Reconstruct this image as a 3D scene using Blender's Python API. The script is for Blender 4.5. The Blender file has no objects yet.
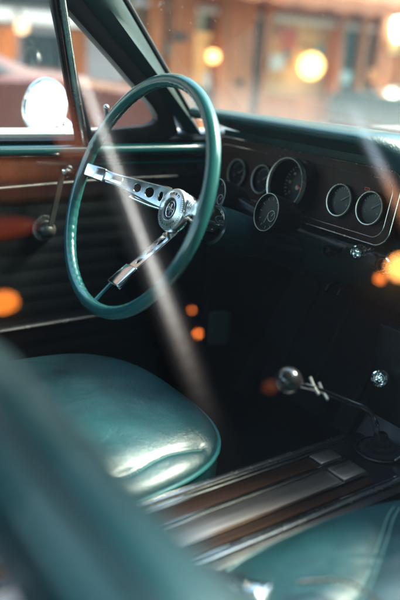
import bpy, bmesh, math, random
from mathutils import Vector, Matrix
random.seed(7)
S = bpy.context.scene
COL = S.collection
R = math.radians
PI = math.pi

# ------------------------------------------------------------------ materials
def nodes(name):
    m = bpy.data.materials.new(name); m.use_nodes = True
    nt = m.node_tree
    return m, nt, nt.nodes['Principled BSDF']

def mat(name, col, rough=.5, metal=0., coat=0., var=.0, vscale=8., bump=0., bscale=300., rvar=0., col2=None, spec=.5, stretch=None, coatr=.08):
    m, nt, b = nodes(name)
    b.inputs['Base Color'].default_value = (*col, 1)
    b.inputs['Roughness'].default_value = rough
    b.inputs['Metallic'].default_value = metal
    b.inputs['Coat Weight'].default_value = coat
    b.inputs['Coat Roughness'].default_value = coatr
    b.inputs['Specular IOR Level'].default_value = spec
    tc = nt.nodes.new('ShaderNodeTexCoord')
    src = tc.outputs['Object']
    if stretch:
        mp = nt.nodes.new('ShaderNodeMapping'); mp.inputs['Scale'].default_value = stretch
        nt.links.new(src, mp.inputs[0]); src = mp.outputs[0]
    if var or col2 or rvar:
        n = nt.nodes.new('ShaderNodeTexNoise'); n.inputs['Scale'].default_value = vscale
        n.inputs['Detail'].default_value = 6; n.inputs['Roughness'].default_value = .6
        nt.links.new(src, n.inputs['Vector'])
        if var or col2:
            r = nt.nodes.new('ShaderNodeValToRGB')
            c2 = col2 or tuple(c*(1-var) for c in col)
            r.color_ramp.elements[0].position = .35; r.color_ramp.elements[1].position = .65
            r.color_ramp.elements[0].color = (*c2, 1)
            r.color_ramp.elements[1].color = (*(min(1, c*(1+var*.5)) for c in col), 1)
            nt.links.new(n.outputs['Fac'], r.inputs[0]); nt.links.new(r.outputs[0], b.inputs['Base Color'])
        if rvar:
            mr = nt.nodes.new('ShaderNodeMapRange')
            mr.inputs['From Min'].default_value = .3; mr.inputs['From Max'].default_value = .7
            mr.inputs['To Min'].default_value = max(.02, rough-rvar); mr.inputs['To Max'].default_value = rough+rvar
            nt.links.new(n.outputs['Fac'], mr.inputs[0]); nt.links.new(mr.outputs[0], b.inputs['Roughness'])
    if bump:
        v = nt.nodes.new('ShaderNodeTexNoise'); v.inputs['Scale'].default_value = bscale; v.inputs['Detail'].default_value = 3
        nt.links.new(src, v.inputs['Vector'])
        bp = nt.nodes.new('ShaderNodeBump'); bp.inputs['Strength'].default_value = bump; bp.inputs['Distance'].default_value = .002
        nt.links.new(v.outputs['Fac'], bp.inputs['Height']); nt.links.new(bp.outputs[0], b.inputs['Normal'])
    return m

def emit(name, col, strength):
    m, nt, b = nodes(name)
    b.inputs['Base Color'].default_value = (.01, .01, .01, 1)      # dark lens: only its own light shows
    b.inputs['Emission Color'].default_value = (*col, 1)
    b.inputs['Emission Strength'].default_value = strength
    return m

def glass(name, tint, gloss=1., dust=0., foot=None, dustcol=(.8, .78, .74), ior=1.52, scratch=True):
    """thin window glass: clear tinted transmission, mirror reflection by Fresnel, a film of dust"""
    m = bpy.data.materials.new(name); m.use_nodes = True
    nt = m.node_tree; nt.nodes.clear()
    N = nt.nodes.new; L = nt.links.new
    out = N('ShaderNodeOutputMaterial')
    tr = N('ShaderNodeBsdfTransparent'); tr.inputs[0].default_value = (*tint, 1)
    gl = N('ShaderNodeBsdfGlossy'); gl.inputs['Roughness'].default_value = .0; gl.inputs[0].default_value = (1, 1, 1, 1)
    fr = N('ShaderNodeFresnel'); fr.inputs[0].default_value = ior
    geo = N('ShaderNodeNewGeometry'); io = N('ShaderNodeMapRange')       # same reflectance from both faces of the pane
    io.inputs['To Min'].default_value = ior; io.inputs['To Max'].default_value = 1/ior
    L(geo.outputs['Backfacing'], io.inputs[0]); L(io.outputs[0], fr.inputs[0])
    mu = N('ShaderNodeMath'); mu.operation = 'MULTIPLY'; mu.inputs[1].default_value = 1.8*gloss; mu.use_clamp = True
    L(fr.outputs[0], mu.inputs[0])
    mx = N('ShaderNodeMixShader'); L(mu.outputs[0], mx.inputs[0]); L(tr.outputs[0], mx.inputs[1]); L(gl.outputs[0], mx.inputs[2])
    last = mx
    if dust:
        tl = N('ShaderNodeBsdfTranslucent'); tl.inputs[0].default_value = (*dustcol, 1)
        df = N('ShaderNodeBsdfDiffuse'); df.inputs[0].default_value = (*dustcol, 1)
        ad = N('ShaderNodeMixShader'); ad.inputs[0].default_value = .5; L(tl.outputs[0], ad.inputs[1]); L(df.outputs[0], ad.inputs[2])
        tc = N('ShaderNodeTexCoord')
        n1 = N('ShaderNodeTexNoise'); n1.inputs['Scale'].default_value = 5; n1.inputs['Detail'].default_value = 8
        n2 = N('ShaderNodeTexNoise'); n2.inputs['Scale'].default_value = 160; n2.inputs['Detail'].default_value = 2
        L(tc.outputs['Object'], n1.inputs[0]); L(tc.outputs['Object'], n2.inputs[0])
        sp = N('ShaderNodeMapRange'); sp.inputs['From Min'].default_value = .68; sp.inputs['From Max'].default_value = .74
        sp.inputs['To Max'].default_value = .10; L(n2.outputs['Fac'], sp.inputs[0])
        a = N('ShaderNodeMapRange'); a.inputs['From Min'].default_value = .3; a.inputs['From Max'].default_value = .75
        a.inputs['To Min'].default_value = dust*.5; a.inputs['To Max'].default_value = dust*1.5
        L(n1.outputs['Fac'], a.inputs[0])
        sm = N('ShaderNodeMath'); sm.operation = 'ADD'; sm.use_clamp = True
        L(a.outputs[0], sm.inputs[0])
        if scratch: L(sp.outputs[0], sm.inputs[1])
        else: sm.inputs[1].default_value = 0
        if foot:
            sz = N('ShaderNodeSeparateXYZ'); L(tc.outputs['Object'], sz.inputs[0])
            fz = N('ShaderNodeMapRange'); fz.interpolation_type = 'SMOOTHSTEP'
            fz.inputs['From Min'].default_value = foot[0]; fz.inputs['From Max'].default_value = foot[1]
            fz.inputs['To Min'].default_value = foot[2]; fz.inputs['To Max'].default_value = 0
            L(sz.outputs['Z'], fz.inputs[0])
            s3 = N('ShaderNodeMath'); s3.operation = 'ADD'; s3.use_clamp = True
            L(sm.outputs[0], s3.inputs[0]); L(fz.outputs[0], s3.inputs[1]); sm = s3
        m2 = N('ShaderNodeMixShader'); L(sm.outputs[0], m2.inputs[0]); L(mx.outputs[0], m2.inputs[1]); L(ad.outputs[0], m2.inputs[2])
        last = m2
    L(last.outputs[0], out.inputs[0])
    return m

TEAL = (.012, .20, .195)
M = {}
M['vinyl'] = mat('aqua vinyl', (.0095, .066, .078), .40, coat=.50, coatr=.26, var=.40, vscale=7, bump=.45, bscale=380, rvar=.10, spec=.7)
M['bezel'] = mat('warm bright trim', (.80, .74, .66), .30, metal=.65, var=.05, vscale=30, rvar=.05)
def vinyl_relief(m):
    """pebbled grain over soft wrinkles"""
    nt = m.node_tree; b_ = nt.nodes['Principled BSDF']; old = b_.inputs['Normal'].links[0].from_node
    tc = nt.nodes.new('ShaderNodeTexCoord')
    v = nt.nodes.new('ShaderNodeTexVoronoi'); v.feature = 'DISTANCE_TO_EDGE'; v.inputs['Scale'].default_value = 420
    n = nt.nodes.new('ShaderNodeTexNoise'); n.inputs['Scale'].default_value = 16; n.inputs['Detail'].default_value = 5; n.inputs['Distortion'].default_value = 1.2
    for q in (v, n): nt.links.new(tc.outputs['Object'], q.inputs['Vector'])
    b1 = nt.nodes.new('ShaderNodeBump'); b1.inputs['Strength'].default_value = .35; b1.inputs['Distance'].default_value = .0006
    b2 = nt.nodes.new('ShaderNodeBump'); b2.inputs['Strength'].default_value = .30; b2.inputs['Distance'].default_value = .010
    nt.links.new(v.outputs['Distance'], b1.inputs['Height']); nt.links.new(n.outputs['Fac'], b2.inputs['Height'])
    nt.links.new(old.outputs[0], b1.inputs['Normal']); nt.links.new(b1.outputs[0], b2.inputs['Normal']); nt.links.new(b2.outputs[0], b_.inputs['Normal'])
vinyl_relief(M['vinyl'])
M['piping'] = mat('aqua piping', (.035, .19, .195), .25, coat=.6, bump=.1, bscale=500)
M['thread'] = mat('pale thread', (.25, .5, .45), .7)
M['rim'] = mat('aqua wheel plastic', (.024, .145, .143), .2, coat=.8, var=.08, vscale=14, bump=.05, bscale=260, rvar=.05)
PILLAR = mat('dark pillar trim', (.004, .030, .031), .5, coat=.12, rvar=.08)
M['paint_in'] = mat('aqua interior paint', (.012, .10, .10), .16, coat=.6, var=.06, vscale=10, rvar=.06)
M['pad'] = mat('aqua dash pad', (.014, .075, .078), .42, coat=.35, coatr=.25, var=.12, vscale=8, bump=.45, bscale=330, rvar=.08)
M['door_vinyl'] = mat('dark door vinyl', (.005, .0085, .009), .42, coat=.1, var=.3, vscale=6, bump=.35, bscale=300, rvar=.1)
M['carpet'] = mat('dark carpet', (.004, .006, .0065), .95, var=.4, vscale=60, bump=.9, bscale=500)
M['black'] = mat('black plastic', (.004, .0045, .005), .38, var=.2, vscale=20, bump=.15, bscale=400, rvar=.1)
M['rubber'] = mat('black rubber', (.005, .0055, .006), .6, bump=.2, bscale=200)
M['chrome'] = mat('chrome', (.86, .87, .86), .10, metal=1, rvar=.05, vscale=40, var=.06)
M['chrome_soft'] = mat('satin chrome', (.66, .64, .61), .26, metal=1, rvar=.03, vscale=60, var=.03)
M['brushed'] = mat('brushed console metal', (.50, .42, .37), .33, metal=1, rvar=.05, vscale=10, var=.10, stretch=(40, 1, 40), bump=.03, bscale=60)
M['walnut'] = mat('brown camera-case trim', (.050, .017, .007), .45, coat=.0, spec=.25, var=.35, vscale=40, bump=.5, bscale=380, rvar=.08)
M['woodstrip'] = mat('brown strip', (.085, .042, .028), .34, metal=.8, coat=.1, var=.25, vscale=6, stretch=(30, 1, 30))
M['dial'] = mat('black dial face', (.006, .006, .007), .35, var=.2)
M['tick'] = mat('dial markings', (.50, .47, .38), .5)
M['needle'] = mat('red needle', (.65, .06, .02), .4)
M['headliner'] = mat('headliner', (.010, .045, .045), .8, bump=.3, bscale=200)
M['body_paint'] = mat('pale body paint', (.66, .71, .67), .38, coat=.35, var=.03, vscale=3, rvar=.03)
M['white_text'] = mat('emblem enamel', (.55, .54, .50), .35)
M['red_en'] = mat('red enamel', (.45, .03, .02), .3)
M['blue_en'] = mat('blue enamel', (.02, .05, .22), .3)
M['emblem_dark'] = mat('dark emblem field', (.012, .014, .014), .3, coat=.4)
M['letter'] = mat('engraved letters', (.04, .045, .045), .45)
M['glass_door'] = glass('window glass', (.90, .965, .95), 1.0, dust=.07)
M['glass_pass'] = glass('passenger window glass', (.86, .965, .955), 1.0, dust=.0, scratch=False)
M['glass_ws'] = glass('windshield glass', (.88, .95, .92), .9, dust=.016, foot=(.97, 1.085, .20))
M['glass_vent'] = glass('vent glass', (.90, .95, .92), 1.0, dust=.05)
M['glass_dial'] = glass('dial glass', (.97, .97, .97), .8, dust=0)
M['mirror'] = mat('mirror silver', (.95, .96, .95), .03, metal=1)

# ------------------------------------------------------------------ object helpers
def link(name, me, m, parent=None):
    o = bpy.data.objects.new(name, me); COL.objects.link(o)
    if m is not None:
        me.materials.clear()
        for mm in (m if isinstance(m, (list, tuple)) else [m]): me.materials.append(mm)
    if parent is not None:
        o.parent = parent
        o.matrix_parent_inverse = parent_world(parent).inverted()
    return o
def parent_world(p):
    mw = p.matrix_basis.copy()
    if p.parent: mw = parent_world(p.parent) @ p.matrix_parent_inverse @ mw
    return mw
def obj(name, bm, m, parent=None, smooth=True, angle=40, recalc=True):
    if recalc: bmesh.ops.recalc_face_normals(bm, faces=bm.faces)
    me = bpy.data.meshes.new(name); bm.to_mesh(me); bm.free()
    if smooth:
        for p in me.polygons: p.use_smooth = True
        me.set_sharp_from_angle(angle=R(angle))
    return link(name, me, m, parent)
def tag(o, label, cat, group=None, kind=None):
    o['label'] = label; o['category'] = cat
    if group: o['group'] = group
    if kind: o['kind'] = kind
    return o
def thing(name, label, cat, loc=(0, 0, 0), group=None):
    o = bpy.data.objects.new(name, None); COL.objects.link(o); o.location = loc
    o.empty_display_size = .1
    return tag(o, label, cat, group)
def structure(name, bm, m, **k):
    o = obj(name, bm, m, **k); o['kind'] = 'structure'; return o

def add_box(bm, x0, x1, y0, y1, z0, z1, bev=0., seg=2, mtx=None):
    r = bmesh.ops.create_cube(bm, size=1)
    vs = r['verts']
    for v in vs:
        v.co = Vector(((x0+x1)/2+v.co.x*(x1-x0), (y0+y1)/2+v.co.y*(y1-y0), (z0+z1)/2+v.co.z*(z1-z0)))
    if bev:
        es = set(e for v in vs for e in v.link_edges)
        rr = bmesh.ops.bevel(bm, geom=list(es)+vs, offset=bev, segments=seg, affect='EDGES', profile=.6)
        vs = list(set(vs) | set(rr['verts'])); vs = [v for v in vs if v.is_valid]
    if mtx is not None:
        for v in vs: v.co = mtx @ v.co
    return bm
def frame_of(t, up=Vector((0, 0, 1))):
    t = t.normalized()
    a = t.cross(up)
    if a.length < 1e-3: a = t.cross(Vector((1, 0, 0)))
    a.normalize(); b = t.cross(a).normalized()
    return a, b
def add_tube(bm, pts, rad, seg=10, closed=False, flat=1., cap=True):
    pts = [Vector(p) for p in pts]; n = len(pts)
    rads = rad if isinstance(rad, (list, tuple)) else [rad]*n
    rings = []; pa = None
    for i, p in enumerate(pts):
        if closed: t = pts[(i+1) % n]-pts[i-1]
        else: t = pts[min(i+1, n-1)]-pts[max(i-1, 0)]
        t.normalize()
        if pa is None: a, b = frame_of(t)
        else:
            a = (pa - t*pa.dot(t)).normalized(); b = t.cross(a)
        pa = a
        rings.append([bm.verts.new(p+(a*math.cos(k*2*PI/seg)+b*math.sin(k*2*PI/seg)*flat)*rads[i]) for k in range(seg)])
    m = n if closed else n-1
    for i in range(m):
        r0, r1 = rings[i], rings[(i+1) % n]
        for k in range(seg):
            bm.faces.new((r0[k], r0[(k+1) % seg], r1[(k+1) % seg], r1[k]))
    if cap and not closed:
        bm.faces.new(rings[0][::-1]); bm.faces.new(rings[-1])
    return bm
def add_lathe(bm, prof, seg=48, mtx=None, a0=0, a1=2*PI):
    """prof: (radius, height) about local z"""
    full = abs(a1-a0-2*PI) < 1e-6
    n = seg if full else seg+1
    rings = []
    for r, h in prof:
        if r < 1e-6:
            rings.append([bm.verts.new((0, 0, h))]*1)
        else:
            rings.append([bm.verts.new((r*math.cos(a0+(a1-a0)*k/seg), r*math.sin(a0+(a1-a0)*k/seg), h)) for k in range(n)])
    for i in range(len(rings)-1):
        A, B = rings[i], rings[i+1]
        for k in range(seg):
            k2 = (k+1) % n if full else k+1
            if len(A) == 1 and len(B) == 1: continue
            if len(A) == 1: bm.faces.new((A[0], B[k], B[k2]))
            elif len(B) == 1: bm.faces.new((A[k], A[k2], B[0]))
            else: bm.faces.new((A[k], A[k2], B[k2], B[k]))
    if mtx is not None:
        for ring in rings:
            for v in set(ring): v.co = mtx @ v.co
    return bm
def add_grid(bm, f, nu, nv, closed_u=False):
    g = [[bm.verts.new(f(i/nu, j/nv)) for j in range(nv+1)] for i in range(nu+(0 if closed_u else 1))]
    for i in range(nu):
        i2 = (i+1) % len(g)
        for j in range(nv):
            bm.faces.new((g[i][j], g[i2][j], g[i2][j+1], g[i][j+1]))
    return g
def add_sweep(bm, prof_at, stations, closed_profile=False, caps=False):
    rows = [[bm.verts.new(p) for p in prof_at(s)] for s in stations]
    n = len(rows[0])
    for i in range(len(rows)-1):
        for k in range(n if closed_profile else n-1):
            k2 = (k+1) % n
            bm.faces.new((rows[i][k], rows[i][k2], rows[i+1][k2], rows[i+1][k]))
    if caps:
        bm.faces.new(rows[0][::-1]); bm.faces.new(rows[-1])
    return rows
def align(axis, origin, up=(0, 0, 1)):
    """matrix whose local z is AXIS; local y as near UP as can be"""
    z = Vector(axis).normalized(); u = Vector(up)
    x = u.cross(z)
    if x.length < 1e-4: x = Vector((1, 0, 0))
    x.normalize(); y = z.cross(x)
    return Matrix(((x.x, y.x, z.x, origin[0]), (x.y, y.y, z.y, origin[1]), (x.z, y.z, z.z, origin[2]), (0, 0, 0, 1)))
def plate(outlines, depth, bevel=.0005, res=2):
    """filled 2-D outlines (holes included) extruded about local z=0; returns a mesh"""
    cu = bpy.data.curves.new('tmp', 'CURVE'); cu.dimensions = '2D'; cu.fill_mode = 'BOTH'
    cu.extrude = depth/2; cu.bevel_depth = bevel; cu.bevel_resolution = res
    for ol in outlines:
        s = cu.splines.new('POLY'); s.points.add(len(ol)-1)
        for p, q in zip(s.points, ol): p.co = (q[0], q[1], 0, 1)
        s.use_cyclic_u = True
    o = bpy.data.objects.new('tmp', cu); me = bpy.data.meshes.new_from_object(o)
    bpy.data.objects.remove(o); bpy.data.curves.remove(cu)
    return me
def text_mesh(s, size, depth=.0003):
    cu = bpy.data.curves.new('tmp', 'FONT'); cu.body = s; cu.size = size; cu.extrude = depth
    cu.align_x = 'CENTER'; cu.align_y = 'CENTER'; cu.resolution_u = 3
    o = bpy.data.objects.new('tmp', cu); me = bpy.data.meshes.new_from_object(o)
    bpy.data.objects.remove(o); bpy.data.curves.remove(cu)
    return me
def bm_add_mesh(bm, me, mtx):
    t = bmesh.new(); t.from_mesh(me)
    bmesh.ops.transform(t, matrix=mtx, verts=t.verts)
    tmp = bpy.data.meshes.new('tmp'); t.to_mesh(tmp); t.free(); bm.from_mesh(tmp); bpy.data.meshes.remove(tmp)
def circ(cx, cy, rx, ry=None, n=28):
    ry = ry or rx
    return [(cx+rx*math.cos(2*PI*k/n), cy+ry*math.sin(2*PI*k/n)) for k in range(n)]
def rrect(x0, x1, y0, y1, r, n=6):
    pts = []
    for cx, cy, a in ((x1-r, y1-r, 0), (x0+r, y1-r, 90), (x0+r, y0+r, 180), (x1-r, y0+r, 270)):
        for k in range(n+1):
            t = R(a+90*k/n); pts.append((cx+r*math.cos(t), cy+r*math.sin(t)))
    return pts
def lerp(a, b, t): return a+(b-a)*t
def sstep(a, b, x):
    t = max(0, min(1, (x-a)/(b-a))); return t*t*(3-2*t)
def catmull(pts, n=8):
    P = [Vector(p) for p in pts]; out = []
    for i in range(len(P)-1):
        p0 = P[max(i-1, 0)]; p1 = P[i]; p2 = P[i+1]; p3 = P[min(i+2, len(P)-1)]
        for k in range(n):
            t = k/n
            out.append(.5*((2*p1)+(-p0+p2)*t+(2*p0-5*p1+4*p2-p3)*t*t+(-p0+3*p1-3*p2+p3)*t**3))
    out.append(P[-1]); return out

# ================================================================== THE CAR
car = thing('car', 'vintage coupe with aqua vinyl bucket seats, aqua steering wheel and pale painted body', 'car', (0, 0, 0))

# ---- steering wheel: centre W, facing N
W = Vector((-.36, 0, .87)); NX = Vector((0, -.938, .3466)).normalized()
WM = align(NX, W)          # local x = car right, y = up in the wheel plane, z towards the driver
sw = bpy.data.objects.new('steering_wheel', None); COL.objects.link(sw); sw.parent = car; sw.location = W; sw.empty_display_size = .05
sw['label'] = 'thin rimmed aqua steering wheel with three chrome spokes'
def wobj(name, bm, m, **k):
    bmesh.ops.transform(bm, matrix=WM, verts=bm.verts)
    return obj(name, bm, m, sw, **k)

bm = bmesh.new()
RW, rW = .1965, .0112
NT, NS = 420, 20
rings = []
for i in range(NT):
    th = 2*PI*i/NT
    # finger grips on the inner back of the rim, left plain near the spokes
    d = min(abs((th-a+PI) % (2*PI)-PI) for a in (0, PI, 1.5*PI))
    g = sstep(.16, .24, d)
    grip = g*.0009*abs(math.sin(th*38))
    ring = []
    for k in range(NS):
        ph = 2*PI*k/NS
        inner = max(0, -math.cos(ph))*.8+max(0, -math.sin(ph))*.5
        r = rW*(1+.05*math.sin(ph)) - (.0009*g-grip)*min(1, inner)
        c = RW+r*math.cos(ph)
        ring.append(bm.verts.new((c*math.cos(th), c*math.sin(th), r*math.sin(ph))))
    rings.append(ring)
for i in range(NT):
    for k in range(NS):
        bm.faces.new((rings[i][k], rings[(i+1) % NT][k], rings[(i+1) % NT][(k+1) % NS], rings[i][(k+1) % NS]))
wobj('rim', bm, M['rim'], angle=80)

def spoke(direction, base_z, tip_z, r0, r1, yoff, holes, w0, w1, thick=.0022):
    """stamped plate from hub to rim. u runs outwards, v across"""
    L_ = math.hypot(r1-r0, tip_z-base_z)
    outl = []
    N_ = 24
    def hw(t): return lerp(w0, w1, sstep(0, .75, t))/2
    for k in range(N_+1): outl.append((L_*k/N_, hw(k/N_)))
    for k in range(N_, -1, -1): outl.append((L_*k/N_, -hw(k/N_)))
    ols = [outl]+[circ(u*L_, 0, rr, ry) for u, rr, ry in holes]
    me = plate(ols, thick, .0007)
    d = Vector((math.cos(direction), math.sin(direction), 0)); v = Vector((-math.sin(direction), math.cos(direction), 0))
    a = d*r0+Vector((0, yoff, base_z)); e = d*r1+Vector((0, yoff, tip_z))
    u = (e-a).normalized(); n = u.cross(v)
    mt = Matrix(((u.x, v.x, n.x, a.x), (u.y, v.y, n.y, a.y), (u.z, v.z, n.z, a.z), (0, 0, 0, 1)))
    return me, mt, L_
def build_spoke(direction, yoff, sixo=False):
    if sixo:
        b_z, t_z, r0, r1 = -.108, -.022, .022, .150
        holes = [(.28, .011, .0050), (.46, .010, .0048), (.62, .008, .0044)]
        me, mt, L_ = spoke(direction, b_z, t_z, r0, r1, 0, holes, .028, .027)
    else:
        b_z, t_z, r0, r1 = -.088, -.008, .030, .172
        holes = [(.10, .0050, .0100), (.245, .0098, .0098), (.405, .0084, .0084)]
        me, mt, L_ = spoke(direction, b_z, t_z, r0, r1, yoff, holes, .038, .019)
    bm = bmesh.new(); bm_add_mesh(bm, me, mt)
    # raised shoulders along both edges of the plate
    for s in (-1, 1):
        pts = []
        for k in range(13):
            t = k/12*.86
            w = lerp(.028 if sixo else .038, .027 if sixo else .019, sstep(0, .75, t))/2
            pts.append(mt @ Vector((t*L_, s*w, .0012)))
        add_tube(bm, pts, .0016, 8)
    # thick cast end that clasps the rim
    if sixo: add_box(bm, L_*.72, L_*1.02, -.018, .018, -.006, .005, .0025, 3, mt)
    else:
        add_box(bm, L_*.60, L_*.84, -.0075, .0075, -.003, .005, .0025, 3, mt)
        add_box(bm, L_*.83, L_*1.10, -.0125, .0125, -.006, .0075, .0035, 3, mt)
    o = wobj('spoke', bm, M['chrome'])
    if sixo:
        bm = bmesh.new()
        add_tube(bm, [(-.010, -.148, -.024), (-.012, -.172, -.012), (-.012, -.192, -.002)], [.0055, .0045, .006], 10, flat=.6)
        wobj('rim_tie', bm, M['rim'])
    return o
build_spoke(PI, .015); build_spoke(0, .015); build_spoke(1.5*PI, 0, True)
# thin horn bars that run under the two upper spokes
for s in (-1, 1):
    bm = bmesh.new()
    add_tube(bm, catmull([(s*.032, -.004, -.098), (s*.07, -.006, -.080), (s*.108, -.004, -.058)], 6), [.0035]*6+[.0042]*6+[.003], 10, flat=.55)
    wobj('horn_bar', bm, M['chrome'])
# hub barrel and horn cap
bm = bmesh.new()
add_lathe(bm, [(.024, -.176), (.0335, -.174), (.0345, -.170), (.0335, -.150), (.0325, -.120), (.0330, -.104), (.0365, -.100), (.0368, -.096), (.034, -.093), (.034, -.088), (0, -.088)], 64)
wobj('hub', bm, M['chrome'])
bm = bmesh.new()
add_lathe(bm, [(.030, -.094), (.0372, -.092), (.0384, -.087), (.0384, -.083), (.0370, -.0795), (.0352, -.0782), (.0345, -.0790), (.0335, -.0782),
               (.0205, -.0750), (.0195, -.0758), (.0188, -.0785), (.0185, -.0805), (0, -.0805)], 72)
cap = wobj('horn_cap', bm, mat('satin horn cap', (.78, .77, .74), .30, metal=.85, rvar=.05, vscale=80), angle=30)
bm = bmesh.new()
add_lathe(bm, [(.0184, -.0803), (.0184, -.0795), (.0120, -.0790), (0, -.0790)], 48)
wobj('emblem_field', bm, M['emblem_dark'])
bm = bmesh.new()
add_tube(bm, [(.0112*math.cos(2*PI*k/40), .0140*math.sin(2*PI*k/40), -.0782) for k in range(40)], .0011, 8, closed=True)
horse = [(-.0078, .0018), (-.0092, .0005), (-.0088, -.0003), (-.0070, .0004), (-.0058, .0002), (-.0050, -.0010), (-.0072, -.0022), (-.0090, -.0040), (-.0082, -.0044), (-.0062, -.0030), (-.0040, -.0020),
         (-.0010, -.0022), (.0016, -.0018), (.0034, -.0030), (.0060, -.0042), (.0082, -.0050), (.0084, -.0044), (.0062, -.0030), (.0050, -.0012), (.0052, .0004), (.0068, .0006), (.0092, -.0002), (.0094, .0006),
         (.0070, .0018), (.0046, .0022), (.0010, .0022), (-.0018, .0026), (-.0036, .0042), (-.0052, .0050), (-.0056, .0040), (-.0066, .0034)]
me = plate([horse], .0008, .0002)
bm_add_mesh(bm, me, Matrix.Translation((0, 0, -.0776)) @ Matrix.Rotation(R(0), 4, 'Z'))
wobj('emblem', bm, M['chrome'])
for k, (mm, dx) in enumerate(((M['red_en'], -.0026), (M['chrome'], 0), (M['blue_en'], .0026))):
    bm = bmesh.new(); add_box(bm, dx-.0012, dx+.0012, -.0098, .0098, -.0789, -.0781, .0002, 1)
    wobj('emblem_bar', bm, mm)
bm = bmesh.new()
def ring_text(s, mid_angle, rad, size, flip):
    stepa = size*.92/rad
    n = len(s)
    for i, ch in enumerate(s):
        if ch == ' ': continue
        a = mid_angle + (-(i-(n-1)/2)*stepa if not flip else (i-(n-1)/2)*stepa)
        me = text_mesh(ch, size, .0004)
        rot = a-PI/2 if not flip else a+PI/2
        bm_add_mesh(bm, me, Matrix.Translation((rad*math.cos(a), rad*math.sin(a), -.0766)) @ Matrix.Rotation(rot, 4, 'Z'))
ring_text('FORD', PI/2, .0270, .0088, False)
wobj('lettering', bm, M['letter'], smooth=False)
bm = bmesh.new(); ring_text('MUSTANG', -PI/2, .0270, .0084, True)
wobj('lettering', bm, M['letter'], smooth=False)

# rope edge between lettering and rim of the cap
bm = bmesh.new()
for k in range(60):
    a = 2*PI*k/60
    add_box(bm, .0316, .0342, -.0005, .0005, -.0785, -.0772, 0, 1, Matrix.Rotation(a, 4, 'Z'))
wobj('milled_ring', bm, M['chrome'], smooth=False)

# ---- steering column, clock pods
col_dir = -NX
bm = bmesh.new()
def colpt(o): return W+col_dir*o
def lathe_col(prof, mm, name, parent):
    b = bmesh.new(); add_lathe(b, [(r, -o) for r, o in prof], 48, WM); return obj(name, b, mm, parent)
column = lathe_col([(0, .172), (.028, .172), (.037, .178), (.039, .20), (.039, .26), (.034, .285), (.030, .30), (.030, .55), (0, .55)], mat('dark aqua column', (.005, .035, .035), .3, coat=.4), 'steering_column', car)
# dial faces live one level under the dash cluster; pods keep their markings in one mesh each
def pod_face(T, parent):
    b = bmesh.new()
    for k in range(12):
        a = 2*PI*k/12
        add_box(b, .0235, .0285, -.0005, .0005, .0104, .0108, 0, 1, T @ Matrix.Rotation(a, 4, 'Z'))
    add_tube(b, [T @ Vector((.0335*math.cos(2*PI*k/48), .0335*math.sin(2*PI*k/48), .0185)) for k in range(48)], .0008, 8, closed=True)
    add_tube(b, [T @ Vector((.0095*math.cos(2*PI*k/30)+.009, .0095*math.sin(2*PI*k/30)-.004, .0112)) for k in range(30)], .0009, 6, closed=True)
    add_tube(b, [T @ Vector((.009, -.004, .0115)), T @ Vector((.013, .002, .0115))], .0007, 6)
    add_tube(b, [T @ Vector((0, 0, .0118)), T @ Vector((-.006, -.019, .0118))], .0007, 6)
    return obj('dial_markings', b, M['tick'], parent)
for cx in (-.283, -.437):
    c = Vector((cx-.004, .245, .838)); ax = Vector((-.08 if cx > -.36 else -.1, -.965, .26)).normalized(); T = align(ax, c)
    b = bmesh.new()
    add_lathe(b, [(0, -.055), (.020, -.052), (.030, -.035), (.033, -.01), (.0345, .012), (.0345, .017), (.0320, .018), (.0315, .010), (0, .010)], 48, T)
    p = obj('clock_pod', b, M['black'], car)
    pod_face(T, p)
b = bmesh.new()
add_tube(b, [(-.437, .262, .838), (-.36, .268, .822), (-.283, .262, .838)], .012, 12)
obj('pod_bracket', b, M['black'], column)
# turn signal lever on the far side
b = bmesh.new()
p0 = colpt(.19)
add_tube(b, catmull([p0, p0+Vector((-.06, -.005, .015)), p0+Vector((-.15, -.03, .04))], 6), .0035, 8)
add_tube(b, [p0+Vector((-.15, -.03, .04)), p0+Vector((-.168, -.036, .046))], .006, 10)
obj('signal_lever', b, M['chrome'], column)

# ---- dashboard
def pad_par(x):
    b = sstep(-.155, -.045, x)
    e = sstep(-.585, -.60, x) if x < -.58 else 0
    yl = lerp(.262, .355, b); zl = lerp(.989, .935, b)
    yb = .62-.42*(abs(x)/.70)**2.4*1.0
    return b, yl, zl, max(yb, yl+.03)
def pad_prof(x):
    b, yl, zl, yb = pad_par(x)
    ztop = lerp(.997, .985, b); zb = .972
    P = []
    for k in range(9):                      # top, from windshield to lip
        t = k/8
        y = lerp(yb, yl+.03, t); z = lerp(zb, ztop, sstep(0, .9, t)) if b < .99 else lerp(zb, ztop-.012*0, t)
        if b > 0: z = lerp(z, lerp(zb, zl+.018, sstep(.2, 1, t)), b)
        P.append((x, y, z))
    z0 = lerp(ztop, zl+.018, b)
    rr = lerp(.0095, .03, b)
    for k in range(1, 8):                   # rolled nose
        a = PI/2*(k/7)*1.9
        P.append((x, yl+.03-(.03)*math.sin(min(a, PI/2)) if a <= PI/2 else yl+.003*(a-PI/2), z0-rr*(1-math.cos(a))*.9))
    # underside back to the instrument panel / down face
    yu = lerp(.40, .40, b); zu = lerp(.945, .90, b)
    last = P[-1]
    for k in range(1, 5):
        t = k/4
        P.append((x, lerp(last[1], yu, t), lerp(last[2], zu, t)))
    return P
xs = [-.605+i*.0125 for i in range(98)]
bm = bmesh.new()
rows = add_sweep(bm, pad_prof, xs)
dash = bpy.data.objects.new('dashboard', None); COL.objects.link(dash); dash.parent = car; dash.location = (0, .4, .9); dash.empty_display_size = .05
# end caps
for rws in (rows[0], rows[-1]): bm.faces.new(rws if rws is rows[-1] else rws[::-1])
obj('dash_pad', bm, M['pad'], dash, angle=60)
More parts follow.
